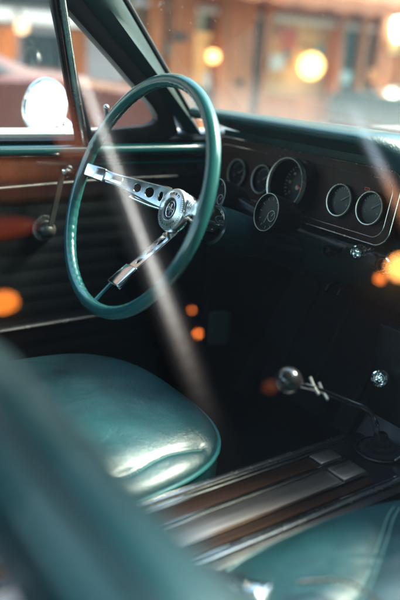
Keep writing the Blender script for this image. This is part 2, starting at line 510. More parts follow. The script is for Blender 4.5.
# lower dash: painted metal face
bm = bmesh.new()
def low_prof(x):
    return [(x, .40, .945), (x, .398, .80), (x, .384, .795), (x, .372, .785), (x, .368, .765), (x, .372, .72), (x, .40, .690), (x, .50, .685)]
add_sweep(bm, low_prof, [-.66+i*.06 for i in range(23)])
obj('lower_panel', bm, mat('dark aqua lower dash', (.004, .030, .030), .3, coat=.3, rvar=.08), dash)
# instrument cluster panel, tipped slightly back
CLM = align((0, -.985, .17), (-.373, .386, .862))
bm = bmesh.new()
bm_add_mesh(bm, plate([rrect(-.30, .242, -.062, .068, .030, 10)], .010, .002), CLM)
clus = obj('instrument_panel', bm, M['walnut'], dash)
bm = bmesh.new()
for (x0, x1, y0, y1, r_, rad) in ((-.30, .242, -.062, .068, .030, .0016), (-.285, .226, -.050, .052, .024, .0010)):
    add_tube(bm, [CLM @ Vector((p[0], p[1], .0065)) for p in rrect(x0, x1, y0, y1, r_, 10)], rad, 8, closed=True)
obj('chrome_outline', bm, M['chrome_soft'], dash)
def gauge(lx, ly, r, proud, big=False):
    T = CLM @ Matrix.Translation((lx, ly, .006))
    b = bmesh.new()
    add_lathe(b, [(r*1.06, -.004), (r*1.05, proud*.8), (r*1.03, proud), (r*.97, proud), (r*.93, proud*.7), (r*.90, .003), (0, .003)], 56, T)
    g = obj('gauge', b, M['dial'], dash)
    b = bmesh.new()
    add_lathe(b, [(r*1.055, proud*.86), (r*1.055, proud*1.02), (r*1.03, proud*1.10), (r*.98, proud*1.08), (r*.955, proud*.95)], 56, T)
    obj('gauge_bezel', b, M['bezel'], dash)
    b = bmesh.new()
    n = 25 if big else 9
    for k in range(n):
        a = lerp(R(215), R(-35), k/(n-1)) if big else lerp(R(150), R(30), k/(n-1))
        ln = .12 if k % 2 == 0 else .07
        add_box(b, r*(.84-ln), r*.84, -.0005, .0005, .0034, .0038, 0, 1, T @ Matrix.Rotation(a, 4, 'Z'))
    if big:
        for i, s in enumerate(['0', '20', '40', '60', '80', '100', '120']):
            a = lerp(R(215), R(-35), i/6)
            bm_add_mesh(b, text_mesh(s, .0075), T @ Matrix.Translation((r*.58*math.cos(a), r*.58*math.sin(a), .0036)))
        for dx, dy, rr in ((-.004, -.004, .0045), (.010, .006, .0022), (.008, -.010, .0020), (.016, .012, .0018)):
            add_lathe(b, [(rr, .003), (rr, .0042), (0, .0046)], 16, T @ Matrix.Translation((dx, dy, 0)))
    else:
        for s, a in zip(('C', 'H') if lx != .168 else ('E', 'F'), (R(205), R(-25))):
            bm_add_mesh(b, text_mesh(s, .006), T @ Matrix.Translation((r*.55*math.cos(a), r*.55*math.sin(a), .0036)))
    obj('gauge_markings', b, M['tick'], dash, smooth=False)
    b = bmesh.new()
    a = R(-28) if big else R(35)
    add_tube(b, [T @ Vector((0, 0, .006)), T @ Vector((r*.74*math.cos(a), r*.74*math.sin(a), .006))], [.0024, .0012] if big else [.0008, .0004], 6)
    obj('needle', b, M['needle'] if big else M['tick'], dash)
gauge(0, .004, .0485, .040, True)
for lx in (-.192, -.107, .119, .193): gauge(lx, -.002, .0285, .012)
# small rectangular tell-tale above the two right gauges
bm = bmesh.new()
bm_add_mesh(bm, plate([rrect(.163, .175, .026, .0315, .001, 3), rrect(.1645, .1735, .0272, .0303, .0005, 2)], .001, .0002), CLM @ Matrix.Translation((0, 0, .0065)))
obj('tell_tale', bm, M['needle'], dash)
def knob(p, ax, r, ln, mm, name='knob', parent=None, cm=None, dimple=True):
    T = align(ax, p)
    b = bmesh.new()
    add_lathe(b, [(0, -ln-.03), (r*.35, -ln-.03), (r*.35, -ln), (r*.8, -ln), (r*.98, -ln*.7), (r, -ln*.35), (r*.9, -ln*.08), (r*.72, 0), (r*.6, -.001)]+([(r*.5, -ln*.35), (r*.28, -ln*.4), (r*.26, -ln*.15), (0, -ln*.1)] if dimple else [(0, .002)]), 36, T)
    return obj(name, b, mm, parent or dash)
knob((-.153, .318, .795), (.15, -1, .05), .013, .022, M['chrome'], 'light_knob')
knob((-.098, .325, .786), (.10, -1, .05), .014, .02, M['black'], 'wiper_knob')
knob((-.235, .33, .775), (0, -1, .05), .011, .02, M['black'], 'choke_knob')
b = bmesh.new(); T = align((.10, -1, .05), (-.098, .325, .786))
add_lathe(b, [(.0135, -.008), (.0155, -.006), (.0155, -.003), (.0138, -.001)], 32, T); obj('knob_ring', b, M['chrome'], dash)
# small toggle pulls low under the column
bm = bmesh.new(); 
bm.free()
for dx in (0, .03):
    bm = bmesh.new(); add_tube(bm, [(-.23+dx, .372, .715), (-.23+dx, .345, .709), (-.228+dx, .338, .700)], .004, 8)
    obj('vent_pull', bm, M['black'], dash)
# right-hand gauge/radio area (mostly beyond the frame)
bm = bmesh.new()
bm_add_mesh(bm, plate([rrect(-.09, .09, -.045, .045, .012, 6)], .012, .002), align((0, -1, .1), (.02, .392, .845)))
obj('radio_face', bm, M['walnut'], dash)
bm = bmesh.new()
bm_add_mesh(bm, plate([rrect(-.27, .27, -.05, .05, .012, 6)], .012, .002), align((0, -1, .1), (.40, .392, .855)))
obj('glove_box_door', bm, M['walnut'], dash)
for dx in (-.05, .09): knob((dx, .36, .842), (0, -1, .1), .013, .018, M['chrome_soft'], 'radio_knob')

# ---- centre console with shifter
bm = bmesh.new()
def cprof(y):
    w0 = .083; w1 = .100
    zt = .494+.0*y
    if y > .30: zt += (y-.30)*1.3
    zt = min(zt, .69)
    return [(-w1, y, .27), (-w0-.003, y, zt-.02), (-w0+.004, y, zt-.004), (-w0+.012, y, zt), (w0-.012+.006, y, zt), (w0-.004+.006, y, zt-.004), (w0+.009, y, zt-.02), (w1+.006, y, .27)]
ysl = [-.75+.05*i for i in range(22)]+[.32, .35, .38, .42, .45]
rw = add_sweep(bm, cprof, ysl); bm.faces.new(rw[0][::-1])
cons = obj('centre_console', bm, M['black'], car, angle=30)
def strip(x0, x1, y0, y1, z0, z1, mm, name, bev=.0015):
    b = bmesh.new(); add_box(b, x0, x1, y0, y1, z0, z1, bev, 2); return obj(name, b, mm, cons)
for x in (-.0685, .0705): strip(x-.0045, x+.0045, -.62, .262, .4935, .5010, M['chrome_soft'], 'side_rail', .002)
strip(-.0585, -.0555, -.62, .255, .4935, .4985, M['chrome'], 'trim_strip', .0008)
strip(.0590, .0618, -.62, .245, .4935, .4985, M['chrome'], 'trim_strip', .0008)
strip(-.0425, -.0150, -.62, .152, .4938, .5030, M['woodstrip'], 'armrest_lid', .002)
strip(-.0015, .0345, -.62, .152, .4938, .5030, M['brushed'], 'console_plate', .002)
strip(.0400, .0560, -.62, .20, .4938, .4990, M['woodstrip'], 'brown_strip', .0015)
strip(-.0425, -.0150, .155, .200, .4938, .5060, M['brushed'], 'ashtray_lid', .002)
strip(-.0015, .0345, .155, .203, .4938, .5060, M['brushed'], 'ashtray_lid', .002)
for x in (-.0445, -.0130, -.0035, .0365): strip(x-.0008, x+.0008, -.62, .205, .4935, .5025, M['chrome'], 'trim_strip', .0004)
# floor shift
sh = bpy.data.objects.new('gear_shifter', None); COL.objects.link(sh); sh.parent = car; sh.location = (-.01, .29, .5); sh.empty_display_size = .03
bm = bmesh.new()
add_tube(bm, catmull([(-.01, .062, .668), (-.01, .095, .655), (-.01, .14, .634), (-.01, .20, .602), (-.01, .240, .580), (-.01, .262, .552), (-.01, .276, .515), (-.01, .285, .485)], 6), [.0042]*30+[.0055]*13, 12)
obj('shift_lever', bm, M['chrome'], sh)
bm = bmesh.new()
bmesh.ops.create_uvsphere(bm, u_segments=32, v_segments=20, radius=.0195, matrix=Matrix.Translation((-.01, .060, .672)))
obj('shift_knob', bm, mat('black shift knob', (.02, .019, .018), .12, coat=.8), sh)
for k, (y, z) in enumerate(((.112, .650), (.132, .637))):
    bm = bmesh.new()
    add_tube(bm, [(-.01-.013, y+.003, z+.009), (-.01, y, z), (-.01+.013, y-.002, z-.006)], .0022, 8)
    obj('lockout_bar', bm, M['bezel'], sh)
bm = bmesh.new()
add_lathe(bm, [(.036, 0), (.034, .005), (.026, .007), (.024, .012), (.018, .014), (.016, .021), (.011, .023), (.009, .031), (.006, .034)], 32, Matrix.Translation((-.01, .285, .494)))
obj('shift_boot', bm, M['carpet'], sh)
bm = bmesh.new()
add_tube(bm, [(-.01+.040*math.cos(2*PI*k/40), .285+.042*math.sin(2*PI*k/40), .4965) for k in range(40)], .0022, 8, closed=True)
obj('boot_ring', bm, M['black'], sh)
bm = bmesh.new()
add_tube(bm, catmull([(.03, .275, .50), (.04, .30, .525), (.06, .315, .532), (.09, .31, .53)], 6), .0022, 8)
obj('chrome_wire', bm, M['chrome'], sh)
knob((-.047, .300, .607), (.35, -.9, .3), .0155, .016, M['chrome'], 'lighter_knob', cons)
bm = bmesh.new(); add_box(bm, -.085, .09, .325, .36, .50, .69, .006, 2); obj('console_riser', bm, M['black'], cons)

# ---- seats
def seg_dist(x, y, ln):
    best = 9
    for (ax_, ay_), (bx_, by_) in zip(ln, ln[1:]):
        dx, dy = bx_-ax_, by_-ay_
        t = max(0, min(1, ((x-ax_)*dx+(y-ay_)*dy)/(dx*dx+dy*dy)))
        best = min(best, math.hypot(x-ax_-t*dx, y-ay_-t*dy))
    return best
def seat(cx, cy, back_y, nm_label, seams):
    st = bpy.data.objects.new('bucket_seat', None); COL.objects.link(st); st.parent = car; st.location = (cx, cy, .45); st.empty_display_size = .1
    st['label'] = nm_label
    hw, hd, e = .25, .28, 3.0
    def outl(t, s):
        c, n = math.cos(t), math.sin(t)
        return (cx+hw*s*math.copysign(abs(c)**(2/e), c), cy+hd*s*math.copysign(abs(n)**(2/e), n))
    def top(x, y):
        u = (x-cx)/hw; v = (y-cy)/hd
        s = (abs(u)**e+abs(v)**e)**(1/e); s = min(s, 1)
        z = .502+.052*(1-s**3.2)**.62
        z -= .012*math.exp(-((s-0)/.45)**2)          # the seat has a dish
        for ln in seams:                               # stitched creases
            d = seg_dist(x-cx, y-cy, ln)
            z -= .0045*math.exp(-(d/.005)**2)+.0050*math.exp(-(d/.020)**2)
        # soft creases in the vinyl
        z += (.0035*math.sin(u*5.2+v*3.1+1)*math.sin(v*4.6-u*2.2)+.0010*math.sin(u*13+v*4)*math.sin(v*11-u*5))*(1-s**3)
        return z
    bm = bmesh.new()
    NU, NR = 160, 60
    rows = []
    for j in range(1, NR+1):
        s = (j/NR)**.8
        rows.append([bm.verts.new((*outl(2*PI*i/NU, s), top(*outl(2*PI*i/NU, s)))) for i in range(NU)])
    c = bm.verts.new((cx, cy, top(cx, cy)))
    for s, z in ((1.003, .492), (1.004, .47), (1.0, .43), (.985, .39), (.96, .37)):
        rows.append([bm.verts.new((*outl(2*PI*i/NU, s), z)) for i in range(NU)])
    for i in range(NU): bm.faces.new((c, rows[0][i], rows[0][(i+1) % NU]))
    for a, b_ in zip(rows, rows[1:]):
        for i in range(NU): bm.faces.new((a[i], b_[i], b_[(i+1) % NU], a[(i+1) % NU]))
    bm.faces.new(rows[-1][::-1])
    obj('cushion', bm, M['vinyl'], st, angle=85)
    bm = bmesh.new()
    add_tube(bm, [(*outl(2*PI*i/200, 1.006), .5005) for i in range(200)], .0034, 8, closed=True)
    obj('piping', bm, M['piping'], st)
    for ln in seams:
        bm = bmesh.new()
        cur = catmull([(x, y, 0) for x, y in ln], 24)
        run = 0; path = [cur[0]]
        for p_, q_ in zip(cur, cur[1:]):
            run += (q_-p_).length
            if run > .0042: path.append(q_); run = 0
        for off in (-.0042, .0042):
            for p_, q_ in zip(path, path[1:]):
                t_ = (q_-p_).normalized(); nn = Vector((-t_.y, t_.x, 0))*off
                P = [p_.lerp(q_, .15)+nn, p_.lerp(q_, .8)+nn]
                add_tube(bm, [(cx+w_.x, cy+w_.y, top(cx+w_.x, cy+w_.y)+.0003) for w_ in P], .0006, 5)
        obj('stitching', bm, M['thread'], st)
    # backrest
    yb, zb, yt, zt = back_y+.185, .47, back_y, .925
    Lb = math.hypot(yt-yb, zt-zb); ud = Vector((0, (yt-yb)/Lb, (zt-zb)/Lb)); nd = Vector((0, ud.z, -ud.y))  # nd points to the front
    base = Vector((cx, yb, zb))
    def bp(u, v, side):
        # u: angle round the outline in the back's plane, v: 0 centre .. 1 edge
        c, n = math.cos(u), math.sin(u); ee = 4.2
        X = .235*math.copysign(abs(c)**(2/ee), c)*v; H = Lb/2+Lb/2*math.copysign(abs(n)**(2/ee), n)*v
        X *= 1-.10*(H/Lb)
        th = .050*(1-v**4)**.55
        if side > 0: th = th+.012*math.exp(-((abs(X)-.16)/.05)**2)*(1-v**6)-.008*(1-v)
        else: th = th*.8
        return base+Vector((X, 0, 0))+ud*H+nd*(side*th)
    bm = bmesh.new()
    NU, NR = 120, 26
    for side in (1, -1):
        prev = None
        for j in range(NR+1):
            v = math.sin(j/NR*PI/2)
            if j == 0:
                cv = bm.verts.new(bp(0, 0, side)); prev = None; continue
            ring = [bm.verts.new(bp(2*PI*i/NU, v, side)) for i in range(NU)]
            if prev is None:
                for i in range(NU): bm.faces.new((cv, ring[i], ring[(i+1) % NU]))
            else:
                for i in range(NU): bm.faces.new((prev[i], ring[i], ring[(i+1) % NU], prev[(i+1) % NU]))
            prev = ring
    bmesh.ops.remove_doubles(bm, verts=bm.verts, dist=.0003)
    obj('backrest', bm, M['vinyl'], st, angle=85)
    bm = bmesh.new()
    for sd, vv, rr in ((1, .985, .0040), (-1, .965, .0040)):
        bm = bmesh.new(); add_tube(bm, [bp(2*PI*i/160, vv, sd) for i in range(160)], rr, 8, closed=True)
        obj('piping', bm, M['piping'], st)
    for s in (-1, 1):
        bm = bmesh.new(); add_box(bm, cx+s*.20-.015, cx+s*.20+.015, cy-.24, cy+.22, .275, .375, .005, 2)
        obj('seat_rail', bm, M['black'], st)
    return st
seat(-.325, -.19, -.66, 'driver bucket seat seen past the passenger seatback', [[(.215, .040), (.212, .068), (.203, .100), (.197, .130), (.196, .165), (.194, .195)]])
seat(.345, .02, -.470, 'passenger bucket seat with its blurred backrest nearest the camera', [[(-.208, .130), (-.190, .095), (-.165, .055), (-.135, .005), (-.105, -.050), (-.085, -.12), (-.08, -.22)], [(.208, .130), (.190, .095), (.165, .055), (.135, .005), (.105, -.050), (.085, -.12), (.08, -.22)]])
# seat-belt buckle on the near cushion
bm = bmesh.new()
T = Matrix.Translation((.196, -.162, .566)) @ Matrix.Rotation(R(25), 4, 'Z') @ Matrix.Rotation(R(-12), 4, 'Y')
add_box(bm, -.022, .022, -.014, .014, -.004, .004, .003, 3, T)
add_box(bm, -.014, .016, -.009, .009, .004, .007, .002, 2, T)
obj('belt_buckle', bm, M['chrome'], car)
bm = bmesh.new()
pts = catmull([(.185, -.165, .564), (.13, -.20, .548), (.095, -.235, .52), (.085, -.26, .45), (.09, -.28, .35)], 6)
add_tube(bm, pts, .022, 8, flat=.09)
obj('belt_webbing', bm, M['black'], car)
bm = bmesh.new()
add_tube(bm, catmull([(.212, -.105, .562), (.232, -.072, .566), (.262, -.058, .568), (.295, -.060, .568), (.33, -.085, .568)], 6), .0026, 8)
obj('belt_tongue', bm, M['chrome_soft'], car)

# ---- driver's door
DX = -.69
door = bpy.data.objects.new('driver_door', None); COL.objects.link(door); door.parent = car; door.location = (-.72, -.3, .5); door.empty_display_size = .1
def dsweep(name, prof, mm, y0=-1.0, y1=.44, n=2, angle=40):
    b = bmesh.new(); rw = add_sweep(b, lambda y: [(x, y, z) for x, z in prof], [lerp(y0, y1, i/n) for i in range(n+1)], closed_profile=True, caps=True)
    return obj(name, b, mm, door, angle=angle)
def rib(y):
    P = [(-.745, .262), (-.70, .262)]
    z = .31
    while z < .80:
        P += [(-.697, z), (-.6957, z+.006), (-.6957, z+.022), (-.697, z+.028)]
        z += .0345
    P += [(-.695, .815), (-.695, .852), (-.745, .852)]
    return P
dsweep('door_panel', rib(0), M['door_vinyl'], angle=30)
upper = mat('upper door panel', (.030, .030, .028), .3, coat=.5, var=.25, vscale=12, bump=.3, bscale=320, rvar=.08)
dsweep('upper_panel', [(-.700, .832), (-.692, .834), (-.6885, .842), (-.688, .862), (-.690, .876), (-.694, .884), (-.745, .884), (-.745, .854), (-.700, .853)], upper)
dsweep('belt_cap', [(-.745, .8855), (-.694, .8855), (-.676, .888), (-.668, .893), (-.665, .900), (-.667, .907), (-.673, .911), (-.684, .913), (-.700, .914), (-.745, .914)], M['paint_in'], angle=70)
dsweep('cap_ridge', [(-.695, .868), (-.684, .867), (-.680, .870), (-.680, .873), (-.684, .876), (-.695, .876)], M['paint_in'], y0=.06)
dsweep('window_seal', [(-.700, .9145), (-.684, .9145), (-.682, .920), (-.690, .924), (-.700, .924)], M['rubber'])
dsweep('outer_sill', [(-.86, .895), (-.84, .925), (-.78, .934), (-.712, .934), (-.705, .930), (-.705, .90), (-.745, .89), (-.86, .885)], M['body_paint'], angle=60)
def ytrim(z, rx, rz, name, mm, y0=-1.0, y1=.30, zs=None):
    b = bmesh.new()
    rows = []
    add_tube(b, catmull([(DX-.001, lerp(y0, y1, k/8), z if zs is None else zs(lerp(y0, y1, k/8))) for k in range(9)], 3), rx, 8)
    return obj(name, b, mm, door)
ytrim(.826, .0030, 0, 'trim_strip', M['bezel'], zs=lambda y: .826+.012*sstep(-.2, .15, y))
ytrim(.530, .0030, 0, 'trim_strip', M['chrome_soft'], y1=.14)
# outer skin
b = bmesh.new(); add_box(b, -.875, -.86, -1.0, .5, .30, .90, .004, 2); obj('outer_skin', b, M['body_paint'], door)
# window crank
b = bmesh.new()
rows_ = add_sweep(b, lambda k: [(-.664+.004*k, y+lerp(-.019, .010, k), z) for y, z in ((-.0055, lerp(.742, .868, k)), (.0055, lerp(.742, .868, k)))]+[(-.669+.004*k, y+lerp(-.019, .010, k), lerp(.742, .868, k)) for y in (.0055, -.0055)], [q/8 for q in range(9)], closed_profile=True, caps=True)
add_lathe(b, [(.018, -.012), (.0175, .0), (.012, .006), (.007, .010), (0, .011)], 32, align((1, 0, 0), (-.672, -.020, .742)))
add_tube(b, [(-.692, -.020, .742), (-.665, -.020, .742)], .009, 12)
crank = obj('window_crank', b, mat('worn crank metal', (.17, .17, .155), .42, metal=.8, var=.2), door)
b = bmesh.new(); T = align((1, 0, 0), (-.655, .008, .866))
add_lathe(b, [(.008, -.010), (.009, .002), (.012, .010), (.0125, .018), (.009, .022), (0, .023)], 24, T); obj('crank_knob', b, M['chrome'], door)
b = bmesh.new(); add_lathe(b, [(.027, -.003), (.026, .002), (.020, .003), (0, .003)], 32, align((1, 0, 0), (-.6915, -.020, .742))); obj('crank_plate', b, M['chrome_soft'], door)
# armrest far back, inner handle
b = bmesh.new(); add_box(b, -.692, -.64, -.75, -.30, .60, .66, .02, 4); obj('armrest', b, M['door_vinyl'], door)
# side glass plane: leans inwards going up
def side(y, z, d=0., s=-1): return Vector((s*(.69-.33*(z-.905)-d), y, z))
def slab(pts, th, mm, name, parent, s=-1):
    b = bmesh.new()
    A = [b.verts.new(side(y, z, 0, s)) for y, z in pts]; B = [b.verts.new(side(y, z, -th, s)) for y, z in pts]
    b.faces.new(A); b.faces.new(B[::-1])
    n = len(pts)
    for i in range(n): b.faces.new((A[i], A[(i+1) % n], B[(i+1) % n], B[i]))
    return obj(name, b, mm, parent, smooth=False)
b = bmesh.new(); b.faces.new([b.verts.new(side(y, z, -.012)) for y, z in ((-1.0, .915), (.03, .915), (-.045, 1.28), (-1.0, 1.28))])
obj('window_glass', b, M['glass_door'], door, smooth=False)
# vent window
vent = [(.076, .938), (.19, .948), (.214, .953), (.226, .962), (.222, .974), (.204, .992), (.097, 1.078), (-.012, 1.162), (-.020, 1.164), (-.018, 1.15)]
b = bmesh.new(); b.faces.new([b.verts.new(side(y, z, -.008)) for y, z in vent]); obj('vent_glass', b, M['glass_vent'], door, smooth=False)
# rubber and metal frame between vent glass and windshield pillar
def ring_frame(outer, inner, th, mm, name):
    b = bmesh.new(); n = len(outer)
    Ao = [b.verts.new(side(y, z, .006)) for y, z in outer]; Ai = [b.verts.new(side(y, z, .006)) for y, z in inner]
    Am = [b.verts.new(side(lerp(y, o[0], .25), lerp(z, o[1], .25), .010)) for (y, z), o in zip(inner, outer)]
    Bo = [b.verts.new(side(y, z, -th)) for y, z in outer]; Bi = [b.verts.new(side(y, z, -th)) for y, z in inner]
    for i in range(n):
        j = (i+1) % n
        b.faces.new((Ao[i], Ao[j], Am[j], Am[i])); b.faces.new((Am[i], Am[j], Ai[j], Ai[i])); b.faces.new((Bo[i], Bi[i], Bi[j], Bo[j]))
        b.faces.new((Ai[i], Ai[j], Bi[j], Bi[i])); b.faces.new((Ao[i], Bo[i], Bo[j], Ao[j]))
    return obj(name, b, mm, door, angle=50)
outer = [(.060, .918), (.21, .918), (.27, .924), (.285, .935), (.262, .972), (.232, 1.004), (.126, 1.092), (.010, 1.185), (-.035, 1.215), (-.036, 1.17)]
ring_frame(outer, vent, .02, M['rubber'], 'vent_seal')
b = bmesh.new()
add_tube(b, [side(.062, .912, .012), side(.020, 1.03, .012), side(-.038, 1.21, .012), side(-.062, 1.29, .012)], .0085, 12, flat=.8)
obj('vent_post', b, M['chrome_soft'], door)
b = bmesh.new()
add_tube(b, [side(.049, .912, .010), side(.006, 1.03, .010), side(-.052, 1.21, .010), side(-.076, 1.29, .010)], .0055, 8)
obj('post_seal', b, M['rubber'], door)
b = bmesh.new()
add_tube(b, [side(.10, .941, .012), side(.098, .962, .022), side(.090, .985, .024)], [.007, .0055, .004], 10)
add_box(b, -.012, .012, -.004, .004, -.004, .004, .002, 2, Matrix.Translation(side(.098, .947, .018)) @ Matrix.Rotation(R(90), 4, 'Z'))
bmesh.ops.create_uvsphere(b, u_segments=14, v_segments=8, radius=.0065, matrix=Matrix.Translation(side(.089, .989, .025)))
obj('vent_latch', b, M['chrome'], door)
# door mirror: round head on a short stalk
mc = Vector((-.915, .08, .966)); max_ = Vector((.42, -.90, .22)).normalized(); T = align(max_, mc)
b = bmesh.new()
add_lathe(b, [(0, -.030), (.025, -.028), (.048, -.016), (.060, -.004), (.0645, .006), (.0635, .011), (.0590, .012), (.0575, .008)], 56, T)
add_tube(b, [mc+Vector((0, .02, -.01)), Vector((-.89, .11, .94)), Vector((-.86, .12, .925))], .008, 10)
add_box(b, -.90, -.84, .08, .16, .922, .930, .003, 2)
obj('door_mirror', b, M['chrome'], door)
b = bmesh.new(); add_lathe(b, [(.0578, .0078), (.054, .0082), (.030, .0088), (0, .0090)], 48, T)
obj('mirror_glass', b, M['mirror'], door)

# ---- body shell around the cabin
def ws(u, v):
    """windshield surface: u -1..1 across, v 0 base .. 1 header"""
    hwb, hwt = .70, .555
    x = lerp(hwb, hwt, v)*u
    yb = .635-.30*abs(u)**2.3; yt = .11-.13*abs(u)**2.3
    return Vector((x, lerp(yb, yt, v), lerp(.968, 1.305, v)))
b = bmesh.new(); add_grid(b, lambda i, j: ws(i*2-1, j), 48, 12); obj('windshield', b, M['glass_ws'], car, angle=80)
for s in (-1, 1):
    # windshield pillar: between glass edge and door opening
    b = bmesh.new()
    def pp(v):
        e = ws(s, v); z = e.z
        # inner opening line of the side window
        zs_ = z
        yin = lerp(.318, -.036, (z-.935)/(1.215-.935))
        X = s*(.69-.33*(z-.905))
        return [(e.x+s*.004, e.y+.004, z), (e.x-s*.010, e.y-.012, z), (e.x-s*.016, e.y-.030, z-.004), (X-s*.016, lerp(e.y, yin, .55), z-.004), (X-s*.010, yin+.005, z), (X+s*.002, yin-.004, z), (X+s*.035, yin, z), (X+s*.042, e.y-.01, z), (e.x+s*.03, e.y+.01, z)]
    rw = add_sweep(b, pp, [k/14*1.1-.1 for k in range(16)], closed_profile=True, caps=True)
    obj('windshield_pillar', b, PILLAR, car, angle=50)
# seal around the glass
b = bmesh.new()
ed = [ws(-1, v/10) for v in range(11)]+[ws(u/10-1, 1) for u in range(1, 20)]+[ws(1, 1-v/10) for v in range(11)]
add_tube(b, [p+Vector((0, .002, .002)) for p in ed], .006, 8); obj('windshield_seal', b, M['rubber'], car)
b = bmesh.new()
add_tube(b, [ws(u/12-1, 0)+Vector((0, .006, .002)) for u in range(25)], .006, 8); obj('windshield_seal', b, M['rubber'], car)
# roof with headliner
b = bmesh.new()
def roof(i, j, dz):
    x = (i*2-1); y = lerp(0, -1.25, j)
    w = lerp(.555, .54, j)
    yy = (.11-.13*abs(x)**2.3) if j == 0 else y
    yy = lerp(.11-.13*abs(x)**2.3, -1.25, j)
    return Vector((x*w, yy, 1.305+.035*(1-x*x)*1+.02*math.sin(PI*min(1, j*1.2))+dz))
g1 = add_grid(b, lambda i, j: roof(i, j, .03), 16, 12)
obj('roof_skin', b, M['body_paint'], car)
b = bmesh.new(); add_grid(b, lambda i, j: roof(i, j, 0), 16, 12); obj('headliner', b, M['headliner'], car)
for s in (-1, 1):
    b = bmesh.new(); add_tube(b, [Vector((s*.556, -.03-k*.1, 1.308+.01)) for k in range(13)], .024, 8)
    obj('roof_rail', b, M['paint_in'], car)
b = bmesh.new()
add_tube(b, [roof(i/16, 0, .012)+Vector((0, -.004, 0)) for i in range(17)], .020, 8)
obj('roof_header', b, M['paint_in'], car)
# passenger door and its glass
pd = bpy.data.objects.new('passenger_door', None); COL.objects.link(pd); pd.parent = car; pd.location = (.72, -.3, .5); pd.empty_display_size = .1
b = bmesh.new(); add_box(b, .70, .745, -1.0, .44, .262, .884, .004, 2); obj('door_panel', b, M['door_vinyl'], pd)
b = bmesh.new(); add_box(b, .70, .86, -1.0, .44, .8855, .912, .008, 3); obj('outer_sill', b, M['body_paint'], pd)
b = bmesh.new(); add_box(b, .86, .875, -1.0, .5, .30, .895, .004, 2); obj('outer_skin', b, M['body_paint'], pd)
GA = R(22)
def pg(y, z): return Vector((.685-math.tan(GA)*(z-.905), y, z))
b = bmesh.new(); b.faces.new([b.verts.new(pg(y, z)) for y, z in ((-1.0, .90), (.05, .90), (-.05, 1.30), (-1.0, 1.30))])
obj('window_glass', b, M['glass_pass'], pd, smooth=False)
b = bmesh.new(); b.faces.new([b.verts.new(pg(y, z)) for y, z in ((.055, .90), (.30, .92), (.28, .96), (-.04, 1.24))])
obj('vent_glass', b, M['glass_vent'], pd, smooth=False)
b = bmesh.new(); add_tube(b, [pg(.055, .90)+Vector((-.004, 0, 0)), pg(-.045, 1.29)+Vector((-.004, 0, 0))], .008, 8); obj('vent_post', b, M['chrome_soft'], pd)
# floor, firewall, kick panels, rear of the cabin
b = bmesh.new(); add_box(b, -.72, .72, -1.5, .55, .25, .272); obj('floor_carpet', b, M['carpet'], car)
b = bmesh.new(); add_grid(b, lambda i, j: Vector((lerp(-.74, .74, i), lerp(.50, .80, math.sin(j*PI/2)*1.0) if j > .0 else .50, lerp(.27, .96, j))), 4, 12); obj('firewall', b, M['carpet'], car)
for s in (-1, 1):
    b = bmesh.new(); add_box(b, s*.70-.02, s*.70+.02, .40, .80, .26, .93, .004, 2); obj('kick_panel', b, M['black'], car)
b = bmesh.new()
bm_add_mesh(b, plate([rrect(-.026, .026, -.042, .042, .006, 4)], .006, .0015), align((1, -.15, 0), (-.668, .432, .455)))
obj('kick_vent', b, mat('pale vent plate', (.10, .16, .14), .5, bump=.2), car)
# pedals
for x, w in ((-.47, .04), (-.36, .045), (-.24, .025)):
    b = bmesh.new(); add_box(b, -w, w, -.028, .028, -.006, .006, .004, 2, Matrix.Translation((x, .46, .40)) @ Matrix.Rotation(R(60), 4, 'X'))
    add_tube(b, [(x, .47, .41), (x, .56, .60), (x, .55, .72)], .008, 8)
    obj('pedal', b, M['carpet'], car)
# rear bench, quarter panels, parcel shelf
b = bmesh.new(); add_box(b, -.60, .60, -1.35, -.95, .30, .50, .05, 4); add_box(b, -.60, .60, -1.50, -1.32, .42, .88, .05, 4); obj('rear_bench', b, M['vinyl'], car)
for s in (-1, 1):
    b = bmesh.new(); add_box(b, s*.74-.05, s*.74+.05, -1.7, -1.002, .26, .93, .01, 2)
    obj('quarter_panel', b, M['door_vinyl'], car)
    b = bmesh.new()
    q = [(-1.002, .932), (-1.002, 1.30), (-1.20, 1.31), (-1.60, .98), (-1.68, .932)]
    A = [b.verts.new(side(y, z, 0, s)) for y, z in q]; B = [b.verts.new(side(y, z, -.05, s)) for y, z in q]
    b.faces.new(A); b.faces.new(B[::-1])
    for i in range(len(q)): b.faces.new((A[i], A[(i+1) % 5], B[(i+1) % 5], B[i]))
    obj('sail_panel', b, M['body_paint'], car, smooth=False)
b = bmesh.new(); add_box(b, -.69, .69, -1.75, -1.50, .88, .90, .004, 1); obj('parcel_shelf', b, M['carpet'], car)
b = bmesh.new(); add_grid(b, lambda i, j: Vector((lerp(-.56, .56, i), lerp(-1.72, -1.25, j), lerp(.93, 1.32, j)+.02*math.sin(PI*i))), 8, 4); obj('rear_window', b, M['glass_door'], car)
b = bmesh.new(); add_box(b, -.86, .86, -2.55, -1.73, .40, .93, .05, 4); obj('trunk', b, M['body_paint'], car)
